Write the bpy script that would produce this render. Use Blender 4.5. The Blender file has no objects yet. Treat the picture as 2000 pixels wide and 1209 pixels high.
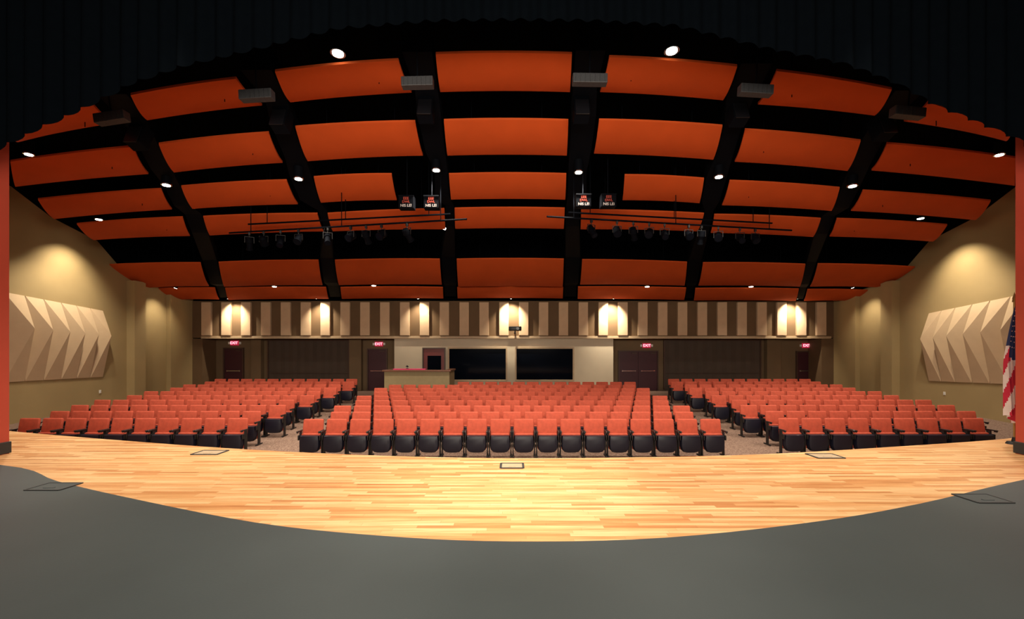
import bpy, bmesh, math, random
from mathutils import Vector, Matrix
random.seed(7)
sc = bpy.context.scene
sc.view_settings.view_transform = 'Standard'
COL = sc.collection
F = 861.0
EYE = 2.5
def S(u, v, y):
    """surveyed sight-line (u,v) carried out to distance y -> world point"""
    return Vector(((u-1000)/F*y, y, EYE-(v-686)/F*y))
def floor_z(y):
    return max(0.0, min(0.054*(y-10.2), 0.5))

# ------------------------------------------------------------------ materials
def mat(name, col, rough=0.6, metal=0.0, var=0.0, vscale=8.0, bump=0.0, bscale=40.0, emit=None, estr=0.0, spec=0.5, detail=3.0):
    m = bpy.data.materials.new(name); m.use_nodes = True
    nt = m.node_tree; b = nt.nodes['Principled BSDF']
    b.inputs['Roughness'].default_value = rough
    b.inputs['Metallic'].default_value = metal
    b.inputs['Specular IOR Level'].default_value = spec
    b.inputs['Base Color'].default_value = (*col, 1)
    tc = nt.nodes.new('ShaderNodeTexCoord')
    n = nt.nodes.new('ShaderNodeTexNoise'); n.inputs['Scale'].default_value = vscale; n.inputs['Detail'].default_value = detail
    nt.links.new(tc.outputs['Object'], n.inputs['Vector'])
    r = nt.nodes.new('ShaderNodeValToRGB')
    v = var if var else 0.06
    r.color_ramp.elements[0].position = 0.3; r.color_ramp.elements[1].position = 0.7
    r.color_ramp.elements[0].color = (*[c*(1-v) for c in col], 1)
    r.color_ramp.elements[1].color = (*[min(1, c*(1+v)) for c in col], 1)
    nt.links.new(n.outputs['Fac'], r.inputs['Fac'])
    nt.links.new(r.outputs['Color'], b.inputs['Base Color'])
    if bump:
        n2 = nt.nodes.new('ShaderNodeTexNoise'); n2.inputs['Scale'].default_value = bscale
        nt.links.new(tc.outputs['Object'], n2.inputs['Vector'])
        bp = nt.nodes.new('ShaderNodeBump'); bp.inputs['Strength'].default_value = bump; bp.inputs['Distance'].default_value = 0.01
        nt.links.new(n2.outputs['Fac'], bp.inputs['Height']); nt.links.new(bp.outputs['Normal'], b.inputs['Normal'])
    if emit:
        b.inputs['Emission Color'].default_value = (*emit, 1); b.inputs['Emission Strength'].default_value = estr
    return m

M_panel = mat('rust_fabric', (0.44, 0.066, 0.012), 0.85, var=0.05, vscale=1.5, bump=0.15, bscale=90, spec=0.12)
M_seat = mat('red_upholstery', (0.42, 0.070, 0.036), 0.75, var=0.12, vscale=14, bump=0.2, bscale=160, spec=0.25)
M_seatb = mat('black_moulded_plastic', (0.005, 0.005, 0.012), 0.45, spec=0.35)
M_arm = mat('dark_arm_plastic', (0.010, 0.008, 0.008), 0.4)
M_legm = mat('dark_steel', (0.012, 0.011, 0.011), 0.5, metal=0.3)
M_black = mat('matte_black', (0.0015, 0.002, 0.003), 0.95, spec=0.03)
M_rib = mat('black_rib', (0.0012, 0.0018, 0.0035), 0.75, spec=0.06)
M_velour = mat('black_velour', (0.0010, 0.0016, 0.0024), 1.0, spec=0.01)
M_wall = mat('tan_painted_wall', (0.34, 0.245, 0.115), 0.8, var=0.08, vscale=0.8, bump=0.1, bscale=120, spec=0.2)
M_wallc = mat('light_painted_wall', (0.46, 0.385, 0.28), 0.7, var=0.05, vscale=1.0, spec=0.2)
M_band = mat('dark_brown_wall', (0.12, 0.072, 0.036), 0.8, var=0.1, vscale=1.0, spec=0.2)
M_lower = mat('brown_recess_wall', (0.15, 0.10, 0.055), 0.8, var=0.08, vscale=1.0, spec=0.2)
M_board = mat('beige_fabric_board', (0.50, 0.345, 0.215), 0.85, var=0.05, vscale=3, bump=0.1, bscale=150, spec=0.15)
M_pyr = mat('beige_diffuser_fabric', (0.54, 0.39, 0.24), 0.85, var=0.04, vscale=3, bump=0.1, bscale=150, spec=0.15)
M_door = mat('dark_maroon_door', (0.045, 0.008, 0.014), 0.5)
M_doorr = mat('red_door', (0.13, 0.012, 0.010), 0.5)
M_frame = mat('brown_frame', (0.06, 0.03, 0.02), 0.5)
M_glass = mat('dark_window_glass', (0.002, 0.003, 0.006), 0.08, spec=0.08)
M_tantrim = mat('tan_trim', (0.38, 0.27, 0.16), 0.6)
M_chrome = mat('chrome', (0.7, 0.7, 0.7), 0.25, metal=1.0)
M_lens = mat('lamp_lens', (1, 1, 1), 0.4, emit=(1.0, 0.97, 0.88), estr=14)
M_lens2 = mat('lamp_lens_bright', (1, 1, 1), 0.4, emit=(0.9, 1.0, 0.98), estr=25)
M_grey = mat('perforated_grey_metal', (0.022, 0.023, 0.026), 0.6, var=0.4, vscale=60)
M_deck = mat('grey_painted_deck', (0.034, 0.043, 0.044), 0.55, var=0.12, vscale=0.7, bump=0.05, bscale=60, spec=0.3)
M_red = mat('red_proscenium_paint', (0.32, 0.04, 0.02), 0.6, var=0.06, vscale=1.5)
M_counter = mat('brown_counter', (0.16, 0.06, 0.03), 0.4)
M_booth = mat('olive_tan_desk_front', (0.25, 0.19, 0.09), 0.7)
M_blackgl = mat('black_equipment', (0.006, 0.006, 0.008), 0.4, spec=0.3)
M_exit = mat('exit_face', (0.25, 0.01, 0.03), 0.4, emit=(1.0, 0.03, 0.10), estr=0.35)
M_exitl = mat('exit_letter', (1, 0.3, 0.4), 0.4, emit=(1.0, 0.45, 0.55), estr=1.8)
M_txtr = mat('red_lettering', (0.30, 0.03, 0.012), 0.5)
M_txtw = mat('white_lettering', (0.35, 0.31, 0.30), 0.5)
M_gold = mat('gold_pole', (0.35, 0.22, 0.07), 0.4, metal=0.6)
M_fr = mat('flag_red', (0.45, 0.012, 0.04), 0.8); M_fw = mat('flag_white', (0.65, 0.58, 0.56), 0.8); M_fb = mat('flag_blue', (0.012, 0.025, 0.10), 0.8)
M_part = mat('brown_folding_partition', (0.055, 0.036, 0.024), 0.8, var=0.1, vscale=2)
M_pink = mat('pink_cloth', (0.6, 0.04, 0.12), 0.7)
M_line = mat('black_tape', (0.012, 0.012, 0.012), 0.6)
M_white = mat('white_plastic', (0.7, 0.68, 0.62), 0.5)

def wood():
    m = bpy.data.materials.new('maple_strip_floor'); m.use_nodes = True
    nt = m.node_tree; b = nt.nodes['Principled BSDF']; L = nt.links.new
    b.inputs['Roughness'].default_value = 0.3; b.inputs['Specular IOR Level'].default_value = 0.5
    tc = nt.nodes.new('ShaderNodeTexCoord')
    sep = nt.nodes.new('ShaderNodeSeparateXYZ'); L(tc.outputs['Object'], sep.inputs[0])
    def math_(op, a, c=None):
        n = nt.nodes.new('ShaderNodeMath'); n.operation = op
        for i, x in enumerate((a, c)):
            if x is None: continue
            if isinstance(x, (int, float)): n.inputs[i].default_value = x
            else: L(x, n.inputs[i])
        return n.outputs[0]
    RW, PL = 0.058, 0.85
    yr = math_('DIVIDE', math_('ADD', sep.outputs['Y'], 30.0), RW)
    row = math_('FLOOR', yr)
    wn = nt.nodes.new('ShaderNodeTexWhiteNoise'); wn.noise_dimensions = '1D'; L(row, wn.inputs['W'])
    xs = math_('DIVIDE', math_('ADD', math_('ADD', sep.outputs['X'], 60.0), math_('MULTIPLY', wn.outputs['Value'], 7.0)), PL)
    brd = math_('FLOOR', xs)
    cmb = nt.nodes.new('ShaderNodeCombineXYZ'); L(brd, cmb.inputs[0]); L(row, cmb.inputs[1])
    w2 = nt.nodes.new('ShaderNodeTexWhiteNoise'); w2.noise_dimensions = '2D'; L(cmb.outputs[0], w2.inputs['Vector'])
    cr = nt.nodes.new('ShaderNodeValToRGB'); els = cr.color_ramp.elements
    els[0].position = 0.0; els[0].color = (0.50, 0.215, 0.075, 1)
    els[1].position = 1.0; els[1].color = (0.82, 0.52, 0.265, 1)
    e = els.new(0.35); e.color = (0.66, 0.345, 0.14, 1)
    e = els.new(0.7); e.color = (0.73, 0.43, 0.20, 1)
    L(w2.outputs['Value'], cr.inputs['Fac'])
    # seams
    fy = math_('FRACT', yr); fx = math_('FRACT', xs)
    s1 = math_('LESS_THAN', fy, 0.035); s2 = math_('LESS_THAN', fx, 0.0035)
    seam = math_('MAXIMUM', s1, s2)
    mp = nt.nodes.new('ShaderNodeMapping'); mp.inputs['Scale'].default_value = (1.0, 22, 1)
    L(tc.outputs['Object'], mp.inputs['Vector'])
    n = nt.nodes.new('ShaderNodeTexNoise'); n.inputs['Scale'].default_value = 2.0; n.inputs['Detail'].default_value = 5
    L(mp.outputs['Vector'], n.inputs['Vector'])
    r = nt.nodes.new('ShaderNodeValToRGB')
    r.color_ramp.elements[0].position = 0.32; r.color_ramp.elements[0].color = (0.76, 0.66, 0.56, 1)
    r.color_ramp.elements[1].position = 0.60; r.color_ramp.elements[1].color = (1.06, 1.05, 1.04, 1)
    L(n.outputs['Fac'], r.inputs['Fac'])
    mx = nt.nodes.new('ShaderNodeMix'); mx.data_type = 'RGBA'; mx.blend_type = 'MULTIPLY'; mx.inputs[0].default_value = 0.9
    L(cr.outputs['Color'], mx.inputs[6]); L(r.outputs['Color'], mx.inputs[7])
    m2 = nt.nodes.new('ShaderNodeMix'); m2.data_type = 'RGBA'; m2.blend_type = 'MIX'
    L(math_('MULTIPLY', seam, 0.6), m2.inputs[0]); L(mx.outputs[2], m2.inputs[6]); m2.inputs[7].default_value = (0.28, 0.11, 0.04, 1)
    L(m2.outputs[2], b.inputs['Base Color'])
    return m
M_wood = wood()
def carpet():
    m = bpy.data.materials.new('speckled_carpet'); m.use_nodes = True
    nt = m.node_tree; b = nt.nodes['Principled BSDF']; b.inputs['Roughness'].default_value = 0.95; b.inputs['Specular IOR Level'].default_value = 0.1
    tc = nt.nodes.new('ShaderNodeTexCoord')
    n = nt.nodes.new('ShaderNodeTexNoise'); n.inputs['Scale'].default_value = 28; n.inputs['Detail'].default_value = 6; n.inputs['Roughness'].default_value = 0.8
    nt.links.new(tc.outputs['Object'], n.inputs['Vector'])
    r = nt.nodes.new('ShaderNodeValToRGB')
    r.color_ramp.elements[0].position = 0.38; r.color_ramp.elements[0].color = (0.09, 0.05, 0.035, 1)
    r.color_ramp.elements[1].position = 0.62; r.color_ramp.elements[1].color = (0.30, 0.20, 0.15, 1)
    nt.links.new(n.outputs['Fac'], r.inputs['Fac']); nt.links.new(r.outputs['Color'], b.inputs['Base Color'])
    return m
M_carpet = carpet()

# ------------------------------------------------------------------ mesh tools
def tag(o, label=None, category=None, group=None, kind=None):
    if label: o['label'] = label
    if category: o['category'] = category
    if group: o['group'] = group
    if kind: o['kind'] = kind
    return o
def new_obj(name, data, parent=None, loc=(0, 0, 0)):
    o = bpy.data.objects.new(name, data); COL.objects.link(o); o.location = loc
    if parent is not None: o.parent = parent
    return o
def empty(name, loc=(0, 0, 0)):
    o = new_obj(name, None, None, loc); o.empty_display_size = 0.1; return o
class B:
    def __init__(self): self.bm = bmesh.new()
    def box(self, c, s, mi=0, bevel=0.0, rot=None, seg=2):
        r = bmesh.ops.create_cube(self.bm, size=1.0); vs = r['verts']
        for v in vs: v.co = Vector((v.co.x*s[0], v.co.y*s[1], v.co.z*s[2]))
        fs = set(f for v in vs for f in v.link_faces)
        for f in fs: f.material_index = mi
        if bevel:
            es = list(set(e for v in vs for e in v.link_edges))
            rb = bmesh.ops.bevel(self.bm, geom=es, offset=bevel, segments=seg, affect='EDGES', profile=0.5)
            vs = set(v for f in rb['faces'] for v in f.verts) | set(v for v in vs if v.is_valid)
            for v in list(vs):
                for f in v.link_faces: f.material_index = mi
        M = Matrix.Translation(Vector(c))
        if rot: M = M @ rot
        for v in vs: v.co = M @ v.co
        return self
    def cyl(self, p, q, r, mi=0, seg=14, r2=None, caps=True):
        p = Vector(p); q = Vector(q); d = q-p
        M = Matrix.Translation((p+q)/2) @ d.to_track_quat('Z', 'Y').to_matrix().to_4x4()
        rr = bmesh.ops.create_cone(self.bm, cap_ends=caps, segments=seg, radius1=r, radius2=r if r2 is None else r2, depth=d.length, matrix=M)
        for f in set(f for v in rr['verts'] for f in v.link_faces): f.material_index = mi; 
        return self
    def poly(self, pts, faces, mi=0):
        vs = [self.bm.verts.new(p) for p in pts]
        for k, f in enumerate(faces):
            try:
                ff = self.bm.faces.new([vs[i] for i in f]); ff.material_index = mi if not isinstance(mi, list) else mi[k]
            except ValueError: pass
        return self
    def prism(self, poly2, z0, z1, mi=0):
        n = len(poly2)
        pts = [(x, y, z0) for x, y in poly2] + [(x, y, z1) for x, y in poly2]
        fs = [list(range(n))[::-1], list(range(n, 2*n))] + [[i, (i+1) % n, n+(i+1) % n, n+i] for i in range(n)]
        return self.poly(pts, fs, mi)
    def mesh(self, name, mats, smooth=False):
        bmesh.ops.recalc_face_normals(self.bm, faces=self.bm.faces)
        me = bpy.data.meshes.new(name); self.bm.to_mesh(me); self.bm.free()
        for m in mats: me.materials.append(m)
        if smooth:
            me.shade_smooth()
            try: me.set_sharp_from_angle(angle=math.radians(38))
            except Exception: pass
        return me
    def obj(self, name, mats, parent=None, loc=(0, 0, 0), smooth=False):
        return new_obj(name, self.mesh(name, mats, smooth), parent, loc)
def text_mesh(name, s, size, m, parent, loc, rot):
    cu = bpy.data.curves.new(name+'_c', 'FONT'); cu.body = s; cu.size = size; cu.align_x = 'CENTER'; cu.align_y = 'CENTER'; cu.extrude = 0.004; cu.offset = size*0.015
    t = bpy.data.objects.new('tmp', cu); COL.objects.link(t)
    dg = bpy.context.evaluated_depsgraph_get(); dg.update()
    me = bpy.data.meshes.new_from_object(t.evaluated_get(dg)); bpy.data.objects.remove(t)
    me.materials.clear(); me.materials.append(m)
    o = new_obj(name, me, parent, loc); o.rotation_euler = rot
    return o
def catmull(pts, n=8):
    out = []
    P = [pts[0]]+list(pts)+[pts[-1]]
    for i in range(1, len(P)-2):
        p0, p1, p2, p3 = [Vector(P[j]) for j in (i-1, i, i+1, i+2)]
        for k in range(n):
            t = k/n
            out.append(0.5*((2*p1)+(p2-p0)*t+(2*p0-5*p1+4*p2-p3)*t*t+(3*p1-p0-3*p2+p3)*t**3))
    out.append(Vector(pts[-1])); return out
def spot(parent, loc, target, power, angle, blend=0.6, col=(1, 0.9, 0.75), size=0.12):
    l = bpy.data.lights.new('lamp_beam', 'SPOT'); l.energy = power; l.spot_size = math.radians(angle); l.spot_blend = blend; l.color = col; l.shadow_soft_size = size
    o = bpy.data.objects.new('lamp_beam', l); COL.objects.link(o)
    o.location = loc; o.rotation_euler = (Vector(target)-Vector(loc)).to_track_quat('-Z', 'Y').to_euler()
    return o

CEIL = 9.4
XL, XR = -15.8, 15.9
# ------------------------------------------------------------------ structure
b = B()
ys = [6.6, 10.2, 19.46, 23.0]
pts = []
for y in ys: pts += [(-16.6, y, floor_z(y)), (16.6, y, floor_z(y))]
for y in ys: pts += [(-16.6, y, -0.3), (16.6, y, -0.3)]
fs = []
for i in range(3):
    a = 2*i; fs += [[a, a+1, a+3, a+2], [8+a, 8+a+2, 8+a+3, 8+a+1], [a, a+2, 8+a+2, 8+a], [a+1, 8+a+1, 8+a+3, a+3]]
fs += [[0, 8, 9, 1], [6, 7, 15, 14]]
o = b.poly(pts, fs).obj('floor', [M_carpet]); tag(o, 'sloping speckled brown carpeted auditorium floor', 'floor', kind='structure')
o = B().box((0, 9.5, CEIL+0.15), (34, 27, 0.3)).obj('ceiling', [M_black]); tag(o, 'black painted auditorium ceiling deck', 'ceiling', kind='structure')
# side walls: tan lower, black upper following the ceiling line
def side_wall(name, X, sgn, lab):
    b = B()
    prof = [(6.9, 8.3), (13.9, 7.7), (15.1, 7.1), (16.8, 6.7), (18.1, 5.6), (20.0, 5.3), (22.8, 5.1)]
    X2 = X+sgn*0.3
    for (y0, z0), (y1, z1) in zip(prof, prof[1:]):
        b.poly([(X, y0, -0.2), (X, y1, -0.2), (X, y1, z1), (X, y0, z0), (X, y1, CEIL), (X, y0, CEIL)], [[0, 1, 2, 3], [3, 2, 4, 5]], [0, 1])
    b.poly([(X2, 6.9, -0.2), (X2, 22.8, -0.2), (X2, 22.8, CEIL), (X2, 6.9, CEIL)], [[0, 1, 2, 3]], 1)
    b.poly([(X, 6.9, CEIL), (X, 22.8, CEIL), (X2, 22.8, CEIL), (X2, 6.9, CEIL)], [[0, 1, 2, 3]], 1)
    # pilasters
    b.box((X-sgn*0.16, 18.35, 2.6), (0.34, 0.55, 5.6), 0)
    b.box((X-sgn*0.10, 20.85, 2.5), (0.22, 1.4, 5.3), 0)
    o = b.obj(name, [M_wall, M_black]); tag(o, lab, 'wall', kind='structure')
side_wall('wall_left', XL, -1, 'tan painted side wall with pilasters')
side_wall('wall_right', XR, 1, 'tan painted side wall with pilasters')
# back wall
YB, YR = 21.5, 22.5
b = B()
b.box((0, 22.15, 4.05), (32.4, 1.3, 1.8), 0)          # band soffit volume
b.box((0, 22.3, (4.95+CEIL)/2), (32.4, 1.0, CEIL-4.95), 3)    # black above
b.box((0, 22.7, 1.7), (32.4, 0.4, 2.9), 1)            # recessed lower wall
b.box((-0.4, 22.0, 1.75), (10.68, 1.0, 2.7), 2)       # projecting centre wall
b.box((15.55, 22.0, 1.75), (0.9, 1.0, 2.7), 0); b.box((-15.45, 22.0, 1.75), (0.7, 1.0, 2.7), 0)
b.box((-7.9, 22.35, 1.75), (0.6, 0.3, 2.75), 1); b.box((-12.9, 22.35, 1.75), (0.5, 0.3, 2.75), 1)
b.box((13.2, 22.35, 1.75), (0.7, 0.3, 2.75), 1)
o = b.obj('wall_back', [M_band, M_lower, M_wallc, M_black]); tag(o, 'brown back wall with recessed doorways and lighter centre', 'wall', kind='structure')
o = B().box((0.2, 21.45, 3.17), (30.6, 0.12, 0.12), 0, 0.01).obj('trim_1', [M_tantrim]); tag(o, 'tan ledge trim under acoustic boards', 'trim', kind='structure')
# proscenium walls
for i, (x0, x1) in enumerate([(-16.1, -7.87), (7.88, 16.2)]):
    b = B(); b.box(((x0+x1)/2, 6.7, 0.9+4.25), (x1-x0, 0.4, 8.5), 0)
    o = b.obj('wall_proscenium_'+('left' if i == 0 else 'right'), [M_red]); tag(o, 'red painted proscenium wall', 'wall', kind='structure')
    o = B().box(((x0+x1)/2, 6.7, 1.0), (x1-x0+0.04, 0.44, 0.18), 0, 0.01).obj('baseboard_'+('left' if i == 0 else 'right'), [M_line]); tag(o, 'black baseboard around proscenium', 'baseboard', kind='structure')

# ------------------------------------------------------------------ stage
lip = [(-15.75, 9.75), (-12, 9.6), (-10.05, 8.83), (-6.73, 7.83), (-4.25, 7.17), (-1.96, 6.75), (0, 6.59), (1.93, 6.655), (3.9, 6.85), (6.33, 7.37), (9.3, 8.15), (12, 9.3), (15.75, 9.5)]
bnd = [(-15.75, 6.95), (-11, 6.9), (-7.2, 6.205), (-5.6, 5.43), (-4.2, 4.82), (-2.4, 4.12), (-1.11, 3.82), (0, 3.71), (1.32, 3.785), (2.89, 4.15), (4.31, 4.64), (6.37, 5.49), (10, 6.85), (15.75, 6.95)]
lipc = [(p[0], p[1]) for p in catmull([(*p, 0) for p in lip], 5)]
bndc = [(p[0], p[1]) for p in catmull([(*p, 0) for p in bnd], 5)]
st = empty('stage', (0, 0, 0)); tag(st, 'wide curved stage, maple apron and grey painted deck', 'stage')
B().prism(bndc+lipc[::-1], 0.0, 0.9).obj('wood_apron', [M_wood], st)
B().prism([(15.75, -4.0)]+[(-15.75, -4.0)]+bndc, 0.0, 0.9).obj('painted_deck', [M_deck], st)

def floor_box(cx, cy, w, d, inner):
    e = empty('stage_floor_box', (cx, cy, 0.9)); tag(e, 'square flush floor pocket with black metal frame' if inner else 'square grey floor pocket cover in painted deck', 'floor box', 'stage floor pockets')
    b = B(); t = 0.03 if inner else 0.018
    b.box((0, d/2, 0.004), (w, t, 0.012)); b.box((0, -d/2, 0.004), (w, t, 0.012)); b.box((-w/2, 0, 0.004), (t, d, 0.012)); b.box((w/2, 0, 0.004), (t, d, 0.012))
    b.obj('frame', [M_line], e)
    c = B(); c.box((0, 0, 0.003), (w-t, d-t, 0.006)); c.box((0, -d*0.2, 0.008), (w*0.3, 0.03, 0.006))
    c.obj('cover', [M_tantrim if inner else M_deck], e)
for a in [(-4.76, 6.95, .40, .28, 1), (0, 6.15, .31, .26, 1), (4.77, 6.72, .40, .28, 1), (-5.4, 5.2, .40, .28, 0), (5.1, 4.78, .38, .28, 0)]: floor_box(*a)

# ------------------------------------------------------------------ black border drape
arch = [(-60, 330), (0, 288), (40, 268), (100, 240), (180, 203), (250, 165), (350, 130), (500, 95), (660, 55), (850, 40), (1000, 38), (1150, 40), (1320, 50), (1500, 95), (1650, 125), (1745, 160), (1815, 200), (1880, 228), (1940, 252), (1985, 272), (2060, 320)]
YD = 6.25
apts = [S(u, v, YD) for u, v in arch]
b = B(); N = 420; vt = []; vb = []
x0, x1 = apts[0].x, apts[-1].x
for i in range(N+1):
    x = x0+(x1-x0)*i/N
    for p, q in zip(apts, apts[1:]):
        if p.x <= x <= q.x+1e-6: z = p.z+(q.z-p.z)*(x-p.x)/(q.x-p.x); break
    ph = x/0.27*2*math.pi
    z += 0.035*math.sin(ph)+0.015*math.sin(ph*0.37)
    y = YD+0.05*math.sin(ph+0.7)+0.02*math.sin(ph*.37)
    vb.append(b.bm.verts.new((x, y, z))); vt.append(b.bm.verts.new((x, YD+0.03*math.sin(ph), CEIL-0.02)))
for i in range(N): b.bm.faces.new((vb[i], vb[i+1], vt[i+1], vt[i]))
o = b.obj('stage_border_curtain', [M_velour], smooth=True); tag(o, 'black velour arched border curtain with scalloped hem', 'curtain')

# ------------------------------------------------------------------ ceiling clouds
ROWS = dict(A=(8.2, 9.3), Bq=(10.0, 11.2), C=(12.0, 13.0), D=(13.6, 14.6), E=(17.3, 19.2), Fq=(19.7, 20.8))
PAN = {
 'A': [((20,262),(180,203),(40,276),(228,240)), ((255,186),(461,154),(288,235),(512,206)), ((537,140),(778,118),(567,200),(804,181)), ((851,106),(1117,106),(860,180),(1113,180)),
       ((1190,112),(1440,130),(1172,180),(1412,196)), ((1517,139),(1742,175),(1480,204),(1708,226)), ((1813,200),(1975,262),(1765,237),(1960,273))],
 'Bq': [((20,316),(260,287),(30,365),(290,340)), ((310,282),(525,260),(340,337),(552,318)), ((577,249),(811,238),(601,315),(826,304)), ((867,236),(1110,236),(874,304),(1107,304)),
       ((1170,235),(1411,247),(1160,300),(1393,312)), ((1455,254),(1681,276),(1435,316),(1655,334)), ((1732,281),(1983,309),(1702,333),(1982,363))],
 'C': [((74,390),(315,370),(106,428),(336,409)), ((354,365),(560,353),(376,408),(582,399)), ((613,347),(765,341),(627,396),(775,391)), ((877,341),(1106,341),(881,390),(1104,390)),
       ((1220,343),(1375,350),(1216,391),(1366,397)), ((1425,354),(1640,368),(1410,401),(1624,412)), ((1685,373),(1935,393),(1662,412),(1905,430))],
 'D': [((150,438),(357,425),(183,469),(371,461)), ((397,424),(620,418),(410,460),(632,452)), ((640,418),(868,409),(650,452),(870,448)), ((888,408),(1103,408),(889,447),(1101,447)),
       ((1135,411),(1375,418),(1134,448),(1362,452)), ((1395,420),(1603,428),(1388,455),(1588,463)), ((1634,428),(1850,440),(1620,462),(1822,472))],
 'E': [((205,518),(392,514),(290,562),(408,559)), ((427,513),(622,509),(438,560),(630,557)), ((654,509),(859,507),(662,557),(863,556)), ((892,507),(1101,507),(895,560),(1099,560)),
       ((1137,508),(1342,513),(1133,556),(1337,558)), ((1373,514),(1573,517),(1364,558),(1562,560)), ((1597,516),(1787,522),(1582,560),(1712,561))],
 'Fq': [((300,564),(420,563),(330,586),(428,585)), ((440,563),(637,562),(446,586),(642,584)), ((665,562),(865,562),(668,584),(866,583)), ((893,562),(1100,562),(894,583),(1099,583)),
       ((1129,561),(1340,563),(1128,584),(1336,586)), ((1358,564),(1560,565),(1355,587),(1554,588)), ((1577,566),(1702,568),(1570,588),(1672,588))],
}
def cloud(c, yn, yf):
    NL, NR, FL, FR = S(*c[0], yn), S(*c[1], yn), S(*c[2], yf), S(*c[3], yf)
    nu, nv = 10, 8; b = B(); th = 0.045
    dep = (yf-yn)
    cen = (NL+NR+FL+FR)/4
    low, up = [], []
    for j in range(nv+1):
        v = j/nv
        for i in range(nu+1):
            u = i/nu
            p = (NL*(1-u)+NR*u)*(1-v)+(FL*(1-u)+FR*u)*v
            sag = 0.065*dep*(4*v*(1-v)) + 0.0
            arc = 0.025*4*u*(1-u)
            p = p+Vector((0, 0, -sag+arc))-cen
            low.append(b.bm.verts.new(p)); up.append(b.bm.verts.new(p+Vector((0, 0, th))))
    W = nu+1
    for j in range(nv):
        for i in range(nu):
            a = j*W+i
            b.bm.faces.new((low[a], low[a+W], low[a+W+1], low[a+1])); b.bm.faces.new((up[a], up[a+1], up[a+W+1], up[a+W]))
    for i in range(nu):
        b.bm.faces.new((low[i], low[i+1], up[i+1], up[i])); a = nv*W+i; b.bm.faces.new((low[a], up[a], up[a+1], low[a+1]))
    for j in range(nv):
        a = j*W; b.bm.faces.new((low[a], up[a], up[a+W], low[a+W])); a = j*W+nu; b.bm.faces.new((low[a], low[a+W], up[a+W], up[a]))
    e = empty('acoustic_ceiling_panel', cen); tag(e, 'rust red curved fabric acoustic cloud hung from ceiling', 'ceiling panel', 'hanging acoustic ceiling panels')
    b.obj('panel', [M_panel], e, smooth=True)
    hw = (NR-NL).length*0.3
    for s in (-1, 1):
        h = B().cyl((s*hw, 0, -0.02), (s*hw, 0, CEIL-cen.z), 0.008, seg=6).obj('hanger_rod', [M_rib], e)
for k, lst in PAN.items():
    for c in lst: cloud(c, *ROWS[k])

# ribs between panel columns
for g in range(6):
    cs = []
    for k in ('A', 'Bq', 'C', 'D', 'E', 'Fq'):
        yn, yf = ROWS[k]; L, R = PAN[k][g], PAN[k][g+1]
        for (a, c, y) in ((L[1], R[0], yn), (L[3], R[2], yf)):
            p = S(*a, y); q = S(*c, y)
            if k == 'C' and g in (2, 3):
                p = S(a[0] if g == 3 else 846, a[1], y); q = S(c[0] if g == 2 else 1150, c[1], y)
            cs.append(((p+q)/2, min(abs(q.x-p.x), 0.75)*0.40))
    b = B(); rings = []
    for p, w in cs:
        rings.append([b.bm.verts.new(p+Vector(d)) for d in ((-w, 0, 0.10), (w, 0, 0.10), (w, 0, 0.55), (-w, 0, 0.55))])
    for r0, r1 in zip(rings, rings[1:]):
        for i in range(4): b.bm.faces.new((r0[i], r0[(i+1) % 4], r1[(i+1) % 4], r1[i]))
    b.bm.faces.new(rings[0]); b.bm.faces.new(rings[-1][::-1])
    e = b.obj('ceiling_rib', [M_rib]); tag(e, 'long black curved ceiling rib running between panel columns', 'ceiling beam', 'black ceiling ribs')
    for idx in (1, 5, 9):
        p = cs[idx][0]; B().cyl((p.x, p.y, p.z+0.5), (p.x, p.y, CEIL), 0.012, seg=6).obj('hanger_rod', [M_rib], e)

# grey diffuser boxes and speakers
for (u, v, w, rz) in [(211, 227, 60, .30), (497, 183, 64, .12), (814, 158, 62, .05), (1153, 152, 68, -.03), (1480, 173, 64, -.12), (1780, 217, 60, -.2)]:
    y = 8.0; p = S(u, v, y); W = w/F*y
    e = empty('air_diffuser', p); e.rotation_euler = (0, -rz*0.5 if u < 1000 else rz*-0.5, 0)
    tag(e, 'dark grey perforated metal box hung between ceiling panels', 'air diffuser', 'grey ceiling diffuser boxes')
    b = B(); b.box((0, 0.08, 0.01), (W, 0.16, 0.17), 0, 0.01)
    for i in range(7): b.box((-W*0.42+i*W*0.14, -0.005, 0.01), (0.008, 0.012, 0.15), 0)
    b.obj('body', [M_grey], e); B().cyl((0, .08, .08), (0, .08, CEIL-p.z), 0.012, seg=6).obj('hanger_rod', [M_rib], e)
for (u, v) in [(272, 268), (550, 235), (832, 215), (1135, 215), (1440, 222), (1722, 250)]:
    y = 9.55; p = S(u, v, y)
    e = empty('ceiling_speaker', p); e.rotation_euler = (0, 0, 0); tag(e, 'black boxy loudspeaker hung between ceiling panels', 'speaker', 'ceiling loudspeakers')
    b = B(); b.box((0, 0, 0), (0.34, 0.3, 0.5), 0, 0.02, Matrix.Rotation(math.radians(-20), 4, 'X')).obj('cabinet', [M_rib], e)
    B().box((0, -0.17, -0.02), (0.29, 0.02, 0.42), 0, 0.01, Matrix.Rotation(math.radians(-20), 4, 'X')).obj('grille', [M_blackgl], e)
    B().cyl((0, 0, .2), (0, 0, CEIL-p.z), 0.012, seg=6).obj('hanger_rod', [M_rib], e)
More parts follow.
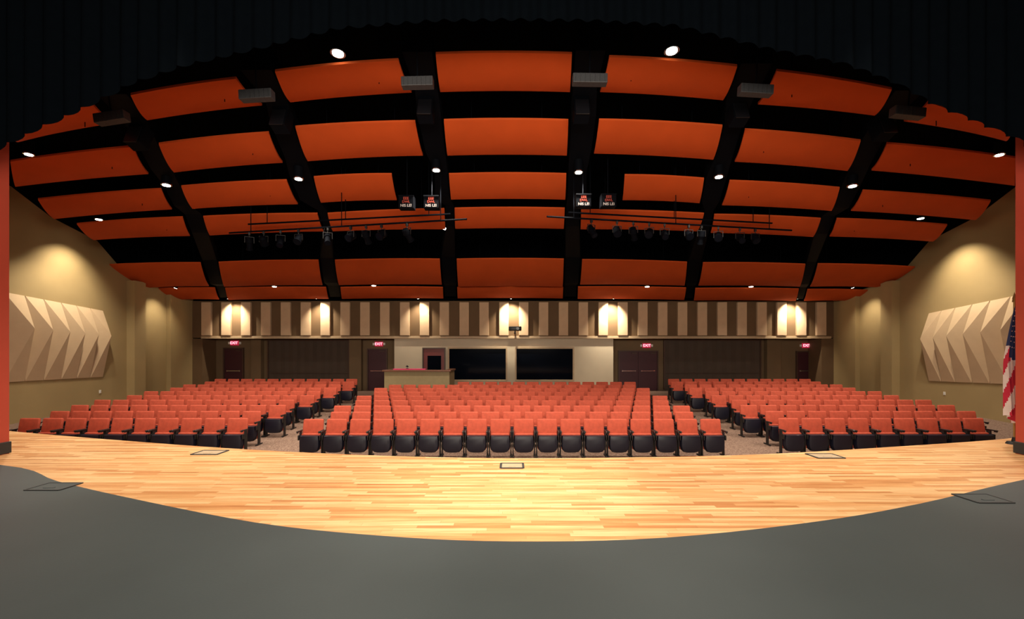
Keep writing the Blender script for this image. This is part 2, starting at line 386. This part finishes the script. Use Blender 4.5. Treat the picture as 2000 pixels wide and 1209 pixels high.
# hanging signboard boxes
for (u, v, w) in [(793, 394, 30), (842, 394, 30), (1140, 391, 30), (1189, 391, 30)]:
    y = 11.7; p = S(u, v, y); W = w/F*y
    e = empty('hanging_equipment_box', p); tag(e, 'black hanging equipment box with red and white lettering', 'equipment box', 'lettered boxes on ceiling')
    b = B(); b.box((0, 0.12, 0), (W, 0.24, 0.34), 0, 0.015); b.box((0, -0.01, 0.155), (W, 0.03, 0.03), 0).obj('body', [M_rib], e)
    B().cyl((0, .12, .15), (0, .12, CEIL-p.z), 0.014, seg=6).obj('hanger_rod', [M_rib], e)
    text_mesh('lettering', 'EEE', 0.10, M_txtr, e, (0, -0.012, 0.085), (math.pi/2, 0, 0))
    text_mesh('lettering', 'DWL', 0.09, M_txtr, e, (0, -0.012, -0.005), (math.pi/2, 0, 0))
    text_mesh('lettering', 'NIS LEI', 0.10, M_txtw, e, (0, -0.012, -0.105), (math.pi/2, 0, 0))

# ------------------------------------------------------------------ downlights
def downlight(u, v, y, r, power, lensm, angle=100, tgt=None):
    p = S(u, v, y)
    e = empty('recessed_downlight', p); tag(e, 'round black canister downlight with glowing lens', 'ceiling light', 'ceiling downlights')
    B().cyl((0, 0, 0.01), (0, 0, 0.32), r*1.05, seg=20).obj('housing', [M_rib], e, smooth=True)
    b = B(); n = 24
    rings = []
    for rr, zz in ((r*0.82, 0.0), (r*1.12, 0.0), (r*1.12, 0.03), (r*0.82, 0.03)):
        rings.append([b.bm.verts.new((rr*math.cos(2*math.pi*i/n), rr*math.sin(2*math.pi*i/n), zz)) for i in range(n)])
    for k in range(4):
        for i in range(n): b.bm.faces.new((rings[k][i], rings[k][(i+1) % n], rings[(k+1) % 4][(i+1) % n], rings[(k+1) % 4][i]))
    b.obj('trim_ring', [M_chrome], e)
    B().cyl((0, 0, -0.012), (0, 0, 0.012), r*0.8, seg=20).obj('lens', [lensm], e)
    B().cyl((0, 0, 0.3), (0, 0, CEIL-p.z), 0.012, seg=6).obj('hanger_rod', [M_rib], e)
    q = p+Vector((0, 0, -0.05))
    spot(e, q, tgt if tgt else q+Vector((0, 0, -1)), power, angle)
KD = 1.6
for a in [(660, 105), (1312, 100)]: downlight(*a, 8.0, 0.12, 1150*KD, M_lens2, 100)
for a in [(56, 302), (1952, 303)]: downlight(*a, 9.8, 0.085, 600*KD, M_lens, 130)
for a in [(325, 362), (583, 350), (852, 333), (1130, 337), (1404, 346), (1665, 364)]: downlight(*a, 11.6, 0.11, 500*KD, M_lens, 115)
for a in [(193, 429), (390, 457), (623, 447), (870, 447), (1119, 445), (1368, 447), (1603, 462), (1798, 427)]: downlight(*a, 14.9, 0.11, 400*KD, M_lens, 115)
for a in [(536, 560), (730, 558), (995, 557), (1264, 560), (1467, 560)]: downlight(*a, 19.45, 0.11, 70*KD, M_lens, 110)
# apron lights hung above the stage border
for x, ty, pw in [(-4.7, 6.7, 450), (-0.15, 5.2, 1050), (4.9, 6.6, 520)]:
    spot(None, (x, 5.6, 7.8), (x, ty, 0.9), pw*KD, 36, 1.0, (1, 0.92, 0.78), 0.25)

# wall washers
def washer(p, tgt, power, angle=80):
    e = empty('wall_wash_light', p); tag(e, 'small black canister light washing the wall', 'wall washer light', 'wall wash lights')
    d = (Vector(tgt)-Vector(p)).normalized()
    B().cyl(d*0.02, -d*0.2, 0.07, seg=16).obj('housing', [M_rib], e, smooth=True)
    B().cyl(d*0.02, d*0.03, 0.055, seg=16).obj('lens', [M_lens], e)
    B().cyl((0, 0, 0.05), (0, 0, CEIL-p[2]), 0.01, seg=6).obj('hanger_rod', [M_rib], e)
    spot(e, Vector(p)+d*0.05, tgt, power, angle, 0.95, (1, 0.88, 0.68), 0.05)
for u, pw in [(462, 650), (630, 450), (822, 340), (998, 850), (1192, 1150), (1540, 850)]:
    x = (u-1000)/40.05
    washer((x, 20.85, 5.02), (x, 21.55, 3.75), pw, 96)
washer((-14.6, 15.5, 6.7), (-15.8, 15.5, 4.2), 560, 95)
washer((14.7, 15.4, 6.7), (15.9, 15.4, 4.2), 560, 95)
washer((-14.8, 19.4, 5.3), (-15.8, 19.4, 3.0), 230, 90)
washer((14.9, 19.3, 5.3), (15.9, 19.3, 3.0), 230, 90)

# ------------------------------------------------------------------ lighting battens and stage lights (level pipes, angled in plan)
def batten(a, c, y0, y1):
    p, q = S(*a, y0), S(*c, y1)
    z = (p.z+q.z)/2; p.z = q.z = z
    e = empty('lighting_batten', (p+q)/2); m = (p+q)/2
    tag(e, 'black steel pipe batten carrying stage lights', 'pipe batten', 'lighting battens')
    B().cyl(p-m, q-m, 0.026, seg=10).obj('pipe', [M_rib], e, smooth=True)
    for t in (0.1, 0.5, 0.9):
        r = p.lerp(q, t)-m; B().cyl(r, (r.x, r.y, CEIL-m.z), 0.012, seg=6).obj('hanger_rod', [M_rib], e)
    return p, q
bt = []
bt.append(batten((485, 438), (880, 418), 13.4, 13.4*248/268)); bt.append(batten((448, 455), (912, 428), 13.25, 13.25*231/258))
bt.append(batten((1110, 415), (1508, 436), 12.45, 12.45*271/250)); bt.append(batten((1068, 423), (1546, 450), 11.95, 11.95*263/236))
def stage_light(u, pq, ang, kind):
    p, q = pq; k = (u-1000)/F; t = (k*p.y-p.x)/((q.x-p.x)-k*(q.y-p.y)); r = p.lerp(q, t)
    e = empty('stage_light', r-Vector((0, 0, 0.0))); e.rotation_euler = (0, 0, random.uniform(-.5, .5))
    tag(e, 'black theatrical spotlight hanging from pipe batten', 'stage light', 'stage lights on battens')
    b = B(); b.box((0, 0, -0.060), (0.05, 0.075, 0.078), 0, 0.006); b.cyl((0, 0, -0.09), (0, 0, -0.15), 0.012, seg=8)
    b.obj('clamp', [M_legm], e)
    b = B(); b.box((0, 0, -0.155), (0.24, 0.025, 0.012)); b.box((-0.12, 0, -0.24), (0.012, 0.025, 0.18)); b.box((0.12, 0, -0.24), (0.012, 0.025, 0.18))
    b.obj('yoke', [M_legm], e)
    R = Matrix.Rotation(ang, 4, 'X'); C = Vector((0, 0, -0.31))
    def T(z): return C+R @ Vector((0, 0, z))
    b = B()
    if kind == 0:
        b.cyl(T(0.14), T(0.0), 0.085, seg=16, r2=0.105); b.cyl(T(0.0), T(-0.22), 0.075, seg=16); b.cyl(T(-0.20), T(-0.24), 0.09, seg=16)
        zz = -0.245
        rl = .07
    else:
        b.cyl(T(0.12), T(-0.10), 0.105, seg=18); b.cyl(T(0.17), T(0.12), 0.06, seg=18, r2=0.1); b.cyl(T(-0.10), T(-0.12), 0.115, seg=18)
        zz = -0.125; rl = .095
    b.obj('housing', [M_rib], e, smooth=True)
    B().cyl(T(zz+0.004), T(zz), rl, seg=16).obj('lens', [M_glass], e)
for i, u in enumerate([487, 515, 548, 583, 640, 685, 715, 745, 795]):
    stage_light(u, bt[1], math.radians(random.choice([-40, -55, 25, 50])), i % 2)
for i, u in enumerate([1155, 1205, 1237, 1268, 1298, 1345, 1370, 1403, 1445, 1475]):
    stage_light(u, bt[3], math.radians(random.choice([-40, -55, 25, 50])), i % 2)

# ------------------------------------------------------------------ back wall boards
for i in range(32):
    u = 397+38.55*i+9; x = (u-1000)/40.05
    b = B(); w = 0.46; h = 1.62
    b.box((0, 0, 0), (w, 0.14, h), 0, 0.015)
    o = b.obj('acoustic_wall_board', [M_board], loc=(x, YB-0.075, 4.07)); tag(o, 'tall narrow beige fabric acoustic board on back wall', 'wall panel', 'beige acoustic boards on back wall')

# faceted diffusers on side walls
def diffuser(X, sgn, y0, y1, zb0, zb1, zt0, zt1):
    g = 0.012; y0 += g; y1 -= g
    d = 0.03
    X0 = X-sgn*0.005; X1 = X-sgn*d
    zm = zb1+(zt1-zb1)*0.62
    V = (X-sgn*0.36, y1, zm)
    A, Bq, C, D = (X1, y0, zb0), (X1, y1, zb1), (X1, y1, zt1), (X1, y0, zt0)
    pts = [A, Bq, C, D, V, (X0, y0, zb0), (X0, y1, zb1), (X0, y1, zt1), (X0, y0, zt0)]
    c = Vector((X0, (y0+y1)/2, (zb0+zt0)/2)); pts = [Vector(p)-c for p in pts]
    fs = [[0, 1, 4], [4, 2, 3], [0, 4, 3], [5, 8, 7, 6], [5, 6, 1, 0], [8, 3, 2, 7], [5, 0, 3, 8], [6, 7, 2, 4, 1]]
    o = B().poly(pts, fs).obj('faceted_diffuser_panel', [M_pyr], loc=c); tag(o, 'beige faceted pyramid acoustic diffuser on side wall', 'wall panel', 'faceted diffusers on side walls')
def dl(X, sgn, us, tt, bb):
    # boundaries given along wall
    Ys = [abs(X)*F/abs(u-1000) for u in us]
    u0, u1 = us[0], us[-1]
    for a, c, ya, yc in zip(us, us[1:], Ys, Ys[1:]):
        zt = [EYE-((tt[0]+(tt[1]-tt[0])*(u-u0)/(u1-u0))-686)/F*y for u, y in ((a, ya), (c, yc))]
        zb = [EYE-((bb[0]+(bb[1]-bb[0])*(u-u0)/(u1-u0))-686)/F*y for u, y in ((a, ya), (c, yc))]
        diffuser(X, sgn, ya, yc, zb[0], zb[1], zt[0], zt[1])
dl(XL, -1, [5, 47, 84, 118, 148, 175, 200], (570, 607), (747, 736))
dl(XR, 1, [2012, 1975, 1935, 1900, 1867, 1840, 1815], (572, 612), (752, 744))

# ------------------------------------------------------------------ doors, windows
def door(n, x0, x1, z0, z1, y, m, double=False, win=False):
    e = empty('door_%d' % n, ((x0+x1)/2, y, z0)); tag(e, 'dark maroon flush door with frame' if not win else 'red door with dark window', 'door', kind='structure')
    W = x1-x0; H = z1-z0; t = 0.06
    b = B(); b.box((0, -0.04, H+t/2), (W+2*t, 0.1, t)); b.box((-W/2-t/2, -0.04, H/2), (t, 0.1, H)); b.box((W/2+t/2, -0.04, H/2), (t, 0.1, H)); b.obj('door_frame', [M_frame], e)
    n2 = 2 if double else 1
    for i in range(n2):
        w = W/n2; cx = -W/2+w*(i+.5)
        B().box((cx, -0.025, H/2), (w-0.01, 0.045, H-0.01), 0, 0.004).obj('door_leaf', [m], e)
        if not win:
            bb = B(); bb.box((cx, -0.09, 1.0), (w*0.75, 0.03, 0.05), 0, 0.008); bb.box((cx-w*.34, -0.065, 1.0), (.05, .05, .07)); bb.box((cx+w*.34, -0.065, 1.0), (.05, .05, .07))
            bb.obj('push_bar', [M_chrome], e)
            B().box((cx+w*0.28, -0.07, H-0.08), (0.25, 0.05, 0.06), 0, 0.005).obj('door_closer', [M_frame], e)
        else:
            B().box((cx+0.02, -0.055, H*0.63), (w*0.66, 0.012, H*0.42), 0).obj('door_window', [M_glass], e)
            B().cyl((cx-w*.4, -.06, H*.48), (cx-w*.4, -.1, H*.48), .03, seg=10).obj('door_knob', [M_chrome], e)
sx = lambda u: (u-1000)/38.27
door(1, sx(440), sx(475), 0.5, 2.62, 22.5, M_door)
door(2, sx(720), sx(755), 0.5, 2.58, 22.5, M_door)
door(3, sx(1209), sx(1283), 0.5, 2.48, 22.5, M_door, True)
door(4, sx(1556), sx(1590), 0.5, 2.45, 22.5, M_door)
door(5, -4.3, -3.3, 0.5, 2.62, 21.5, M_doorr, win=True)
for n, (x0, x1) in enumerate([(-3.05, -0.30), (0.22, 2.95)]):
    z0, z1 = 1.12, 2.62
    e = empty('window_%d' % (n+1), ((x0+x1)/2, 21.5, z0)); tag(e, 'wide black control room window in tan frame', 'window', kind='structure')
    W = x1-x0; H = z1-z0
    B().box((0, -0.03, H/2), (W, 0.03, H)).obj('pane', [M_glass], e)
    b = B(); t = 0.07
    b.box((0, -0.05, H+t/2), (W+2*t, 0.1, t)); b.box((0, -0.06, -t/2), (W+2*t, 0.12, t)); b.box((-W/2-t/2, -0.05, H/2), (t, 0.1, H)); b.box((W/2+t/2, -0.05, H/2), (t, 0.1, H))
    b.obj('window_frame', [M_tantrim], e)
for x0, x1 in [(sx(527), sx(682)), (sx(1297), sx(1482))]:
    b = B(); n = 20; W = x1-x0
    pts = []
    for i in range(n+1):
        y = 0.0 if i % 2 else -0.015
        pts += [(-W/2+W*i/n, y, 0), (-W/2+W*i/n, y, 2.55)]
    fs = [[2*i, 2*i+2, 2*i+3, 2*i+1] for i in range(n)]
    e = empty('folding_partition', ((x0+x1)/2, 22.42, 0.5)); tag(e, 'dark brown pleated folding partition in back wall recess', 'partition', 'folding partitions')
    o = b.poly(pts, fs).obj('pleated_panel', [M_part], e)
    b = B(); b.box((0, -0.04, 2.57), (W+0.1, 0.1, 0.08)); b.box((0, -0.04, 0.9), (W, 0.02, 0.03)); b.box((-W/2-.03, -.02, 1.3), (.06, .1, 2.5)); b.box((W/2+.03, -.02, 1.3), (.06, .1, 2.5)); b.obj('track', [M_frame], e)
# exit signs
for u, v in [(458, 670), (740, 672), (1263, 675), (1575, 675)]:
    y = 22.42; p = S(u, v, y)
    e = empty('exit_sign', p); tag(e, 'glowing red EXIT sign above door with side lamps', 'exit sign', 'exit signs')
    B().box((0, 0.01, 0), (0.40, 0.09, 0.24), 0, 0.01).obj('housing', [M_exit], e)
    text_mesh('lettering', 'EXIT', 0.19, M_exitl, e, (0, -0.042, 0.0), (math.pi/2, 0, 0))
    for s in (-1, 1):
        b = B(); b.box((s*0.27, 0.02, 0.0), (0.1, 0.07, 0.12), 0, 0.015).obj('emergency_lamp', [M_white], e)
# projector under band
p = S(1006, 642, 20.9)
e = empty('projector', p); tag(e, 'black projector mounted on back wall bracket', 'projector')
B().box((0, 0, 0), (0.6, 0.45, 0.2), 0, 0.03).obj('body', [M_blackgl], e, smooth=True)
B().cyl((0.12, -0.22, 0), (0.12, -0.27, 0), 0.07, seg=18).obj('lens', [M_glass], e)
b = B(); b.cyl((0, 0, -0.1), (0, 0.0, -0.2), 0.03); b.box((0, 0.3, -0.2), (0.08, 0.6, 0.04)); b.obj('bracket', [M_legm], e)

# control booth desk
e = empty('sound_control_desk', (-3.8, 18.4, 0.44)); tag(e, 'olive tan sound control booth with brown counter', 'control desk')
b = B(); b.box((0, -0.75, 0.62), (2.6, 0.08, 1.26)); b.box((-1.26, 0, 0.62), (0.08, 1.5, 1.26)); b.box((1.26, 0, 0.62), (0.08, 1.5, 1.26)); b.obj('front_panel', [M_booth], e)
b = B(); b.box((0, -0.72, 1.28), (2.74, 0.34, 0.06), 0, 0.01); b.box((-1.24, 0.05, 1.28), (0.24, 1.3, 0.06), 0, .01); b.box((1.24, 0.05, 1.28), (0.24, 1.3, 0.06), 0, .01); b.box((0, -.3, .95), (2.4, .7, .05)); b.obj('counter', [M_counter], e)
o = B().box((0, 0, 0), (1.3, 0.26, 0.05), 0, 0.02).obj('folded_cloth', [M_pink], loc=(-4.1, 17.7, 1.775)); tag(o, 'pink folded cloth lying on control desk counter', 'cloth')
e = empty('desk_lamp', (-4.2, 17.66, 1.80)); tag(e, 'small black dome lamp on control desk counter', 'lamp')
b = B(); b.cyl((0, 0, 0), (0, 0, 0.02), 0.05).obj('base', [M_blackgl], e); B().cyl((0, 0, .02), (0, 0, .08), .01).obj('stem', [M_blackgl], e); B().cyl((0, 0, .07), (0, 0, .13), .07, r2=.02).obj('shade', [M_blackgl], e)

# wall outlets
for (x, y, z, rz) in [(-15.79, 16.9, 0.95, 0), (15.89, 16.2, 0.95, 0)]:
    b = B(); b.box((0, 0, 0), (0.02, 0.08, 0.12), 0, 0.004); b.box((0.0, 0, 0.025), (0.03, 0.03, 0.03)); b.box((0.0, 0, -0.025), (0.03, 0.03, 0.03))
    o = b.obj('wall_outlet', [M_white], loc=(x, y, z)); tag(o, 'small white electrical outlet on side wall', 'outlet', 'wall outlets')

# ------------------------------------------------------------------ chairs
def back_mesh():
    b = B(); b.box((0, 0, 0), (0.50, 0.07, 0.47), 0, 0.032, seg=3)
    for v in b.bm.verts:
        t = (v.co.z+0.235)/0.47
        v.co.x *= 1.0-0.05*t
        v.co.y += 0.02*(1-(v.co.x/0.25)**2)*(1 if v.co.y > 0 else 1)
    R = Matrix.Rotation(math.radians(-9), 4, 'X')
    for v in b.bm.verts: v.co = R @ v.co+Vector((0, 0.03, 0.625))
    return b.mesh('backrest', [M_seat], True)
def pan_mesh():
    b = B()
    out = [(-.225, .50), (-.235, .40), (-.235, .26), (-.215, .17), (-.16, .115), (-.08, .10), (.08, .10), (.16, .115), (.215, .17), (.235, .26), (.235, .40), (.225, .50)]
    cz = .32; rings = []
    for sc_, y in ((1.0, -.10), (1.0, -.16), (.93, -.205), (.70, -.225)):
        rings.append([b.bm.verts.new((x*sc_, y, cz+(z-cz)*sc_)) for x, z in out])
    n = len(out)
    for r0, r1 in zip(rings, rings[1:]):
        for i in range(n): b.bm.faces.new((r0[i], r0[(i+1) % n], r1[(i+1) % n], r1[i]))
    b.bm.faces.new(rings[0]); b.bm.faces.new(rings[-1])
    return b.mesh('seat_shell', [M_seatb], True)
def cush_mesh():
    b = B(); b.box((0, -0.065, 0.345), (0.46, 0.07, 0.38), 0, 0.028); return b.mesh('seat_cushion', [M_seat], True)
def arm_mesh():
    b = B(); b.box((0, -0.12, 0.60), (0.040, 0.27, 0.030), 0, 0.012); b.box((0, -0.21, 0.575), (0.03, 0.07, 0.03), 0, 0.01); return b.mesh('armrest', [M_arm], True)
def leg_mesh():
    b = B(); b.box((0, -0.06, 0.30), (0.026, 0.10, 0.58), 0, 0.006); b.box((0, -0.06, 0.015), (0.036, 0.30, 0.03), 0, 0.006); b.box((0, -0.12, 0.45), (0.024, 0.16, 0.12), 0, .01); return b.mesh('leg', [M_legm], True)
MB, MP, MC, MA, ML = back_mesh(), pan_mesh(), cush_mesh(), arm_mesh(), leg_mesh()
PARTS = [('backrest', MB, 0), ('seat_shell', MP, 0), ('seat_cushion', MC, 0), ('armrest', MA, -.254), ('armrest', MA, .254), ('leg', ML, -.254), ('leg', ML, .254)]
PITCH = 0.5586
seats = []
def row(xs, y):
    for x in xs: seats.append((x, y))
for n in range(10):
    y = 10.5+0.9*n
    cnt = 18 if n % 2 == 0 else 17
    if n < 8:
        xs = [(i-(cnt-1)/2)*PITCH for i in range(cnt)]
    else:
        xs = [x for x in [(i-(cnt-1)/2)*PITCH for i in range(cnt)] if x > -2.0]
    if n < 9: row(xs, y)
    ys_ = 10.6+0.9*n
    off = 0 if n % 2 == 0 else 0.2
    cL = 10 if n < 2 else 11; cR = 9 if n < 1 else (10 if n < 2 else 11)
    row([-6.62-off-i*PITCH for i in range(cL)], ys_)
    row([6.68+off+i*PITCH for i in range(cR)], ys_)
seats.sort(key=lambda s: (s[1], abs(s[0])))
ind, rest = seats[:300], seats[300:]
LAB = 'red upholstered folding auditorium chair with black shell'
GRP = 'red auditorium chairs in rows'
for x, y in ind:
    e = bpy.data.objects.new('auditorium_chair', None); e.empty_display_size = 0.1; COL.objects.link(e)
    e.location = (x, y, floor_z(y)+0.004)
    tag(e, LAB+(', in front row' if y < 10.7 else ''), 'chair', GRP)
    for nm, me, dx in PARTS:
        o = bpy.data.objects.new(nm, me); COL.objects.link(o); o.parent = e; o.location = (dx, 0, 0)
if rest:
    bm = bmesh.new()
    for x, y in rest:
        for nm, me, dx in PARTS:
            k = len(bm.verts); kf = len(bm.faces)
            bm.from_mesh(me); bm.verts.ensure_lookup_table(); bm.faces.ensure_lookup_table()
            for v in bm.verts[k:]: v.co += Vector((x+dx, y, floor_z(y)+.004))
            mi = {'backrest': 0, 'seat_cushion': 0, 'seat_shell': 1, 'armrest': 2, 'leg': 3}[nm]
            for f in bm.faces[kf:]: f.material_index = mi
    me = bpy.data.meshes.new('distant_chair_rows'); bm.to_mesh(me); bm.free()
    for m in (M_seat, M_seatb, M_arm, M_legm): me.materials.append(m)
    o = new_obj('auditorium_chair_rows', me); tag(o, 'rearmost rows of red upholstered auditorium chairs', 'chairs', GRP, 'stuff')

# ------------------------------------------------------------------ flag
e = empty('flag_on_pole', (8.66, 7.6, 0.9)); tag(e, 'United States flag draped on gold-topped pole standing on stage', 'flag')
b = B(); b.cyl((0, 0, 0), (0, 0, .04), .11, seg=20, r2=.09); b.cyl((0, 0, .04), (0, 0, .12), .04, r2=.025); b.obj('base', [M_legm], e, smooth=True)
B().cyl((0, 0, .1), (0, 0, 2.45), .014, seg=10).obj('pole', [M_gold], e, smooth=True)
b = B(); b.cyl((0, 0, 2.45), (0, 0, 2.5), .03, r2=.02); b.cyl((0, 0, 2.5), (0, 0, 2.62), .028, r2=.002); b.obj('finial', [M_gold], e, smooth=True)
b = B(); nu, nv = 48, 60; grid = []
def fpt(u, v):
    wdt = 0.05+0.15*min(1, v/0.5)**0.8
    bot = 1.9+0.10*math.sin(u*5)+0.05*u
    x = 0.02-wdt*u - 0.02*math.sin(v*4)
    y = -0.03+0.045*math.sin(u*6*math.pi+v*1.5)*(0.3+v)
    return Vector((x, y, 2.40-0.06*u-bot*v))
for j in range(nv+1): grid.append([b.bm.verts.new(fpt(i/nu, j/nv)) for i in range(nu+1)])
for j in range(nv):
    for i in range(nu):
        f = b.bm.faces.new((grid[j][i], grid[j][i+1], grid[j+1][i+1], grid[j+1][i]))
        u, v = (i+.5)/nu, (j+.5)/nv
        if v < 0.40+0.08*math.sin(u*4): f.material_index = 2
        else: f.material_index = 0 if int((u*1.1+(1-v)*0.9)*7) % 2 == 0 else 1
for j in range(8):
    for i in range(6):
        u, v = (i+.5+(.5 if j % 2 else 0))/6.5, 0.03+j*0.047
        c = fpt(u, v); n = Vector((0, -1, 0))
        pts = [c+n*0.014+Vector((math.cos(math.pi/2+k*math.pi/5)*(0.013 if k % 2 == 0 else 0.006), 0, math.sin(math.pi/2+k*math.pi/5)*(0.013 if k % 2 == 0 else 0.006))) for k in range(10)]
        b.poly(pts, [list(range(10))], 1)
b.obj('flag_cloth', [M_fr, M_fw, M_fb], e, smooth=False)

# ------------------------------------------------------------------ unseen fill light added behind the camera to brighten ceiling panels and seats
def area(loc, tgt, power, sx_, sy_, col):
    l = bpy.data.lights.new('added_fill_light', 'AREA'); l.shape = 'RECTANGLE'; l.size = sx_; l.size_y = sy_; l.energy = power; l.color = col
    o = bpy.data.objects.new('added_fill_light', l); COL.objects.link(o); o.location = loc
    o.rotation_euler = (Vector(tgt)-Vector(loc)).to_track_quat('-Z', 'Y').to_euler(); return o
area((0, -1.5, 4.5), (0, 13, 6.2), 1750, 9, 2, (1, 0.87, 0.72))
w = bpy.data.worlds.new('house'); sc.world = w; w.use_nodes = True
w.node_tree.nodes['Background'].inputs[0].default_value = (0.48, 0.47, 0.46, 1); w.node_tree.nodes['Background'].inputs[1].default_value = 0.08

# ------------------------------------------------------------------ camera
cd = bpy.data.cameras.new('camera'); cam = bpy.data.objects.new('camera', cd); COL.objects.link(cam)
cd.sensor_width = 36; cd.lens = F/2000*36; cd.shift_y = (686-604.5)/2000; cd.clip_end = 200
cam.location = (0, 0, EYE); cam.rotation_euler = (math.pi/2, 0, 0)
sc.camera = cam
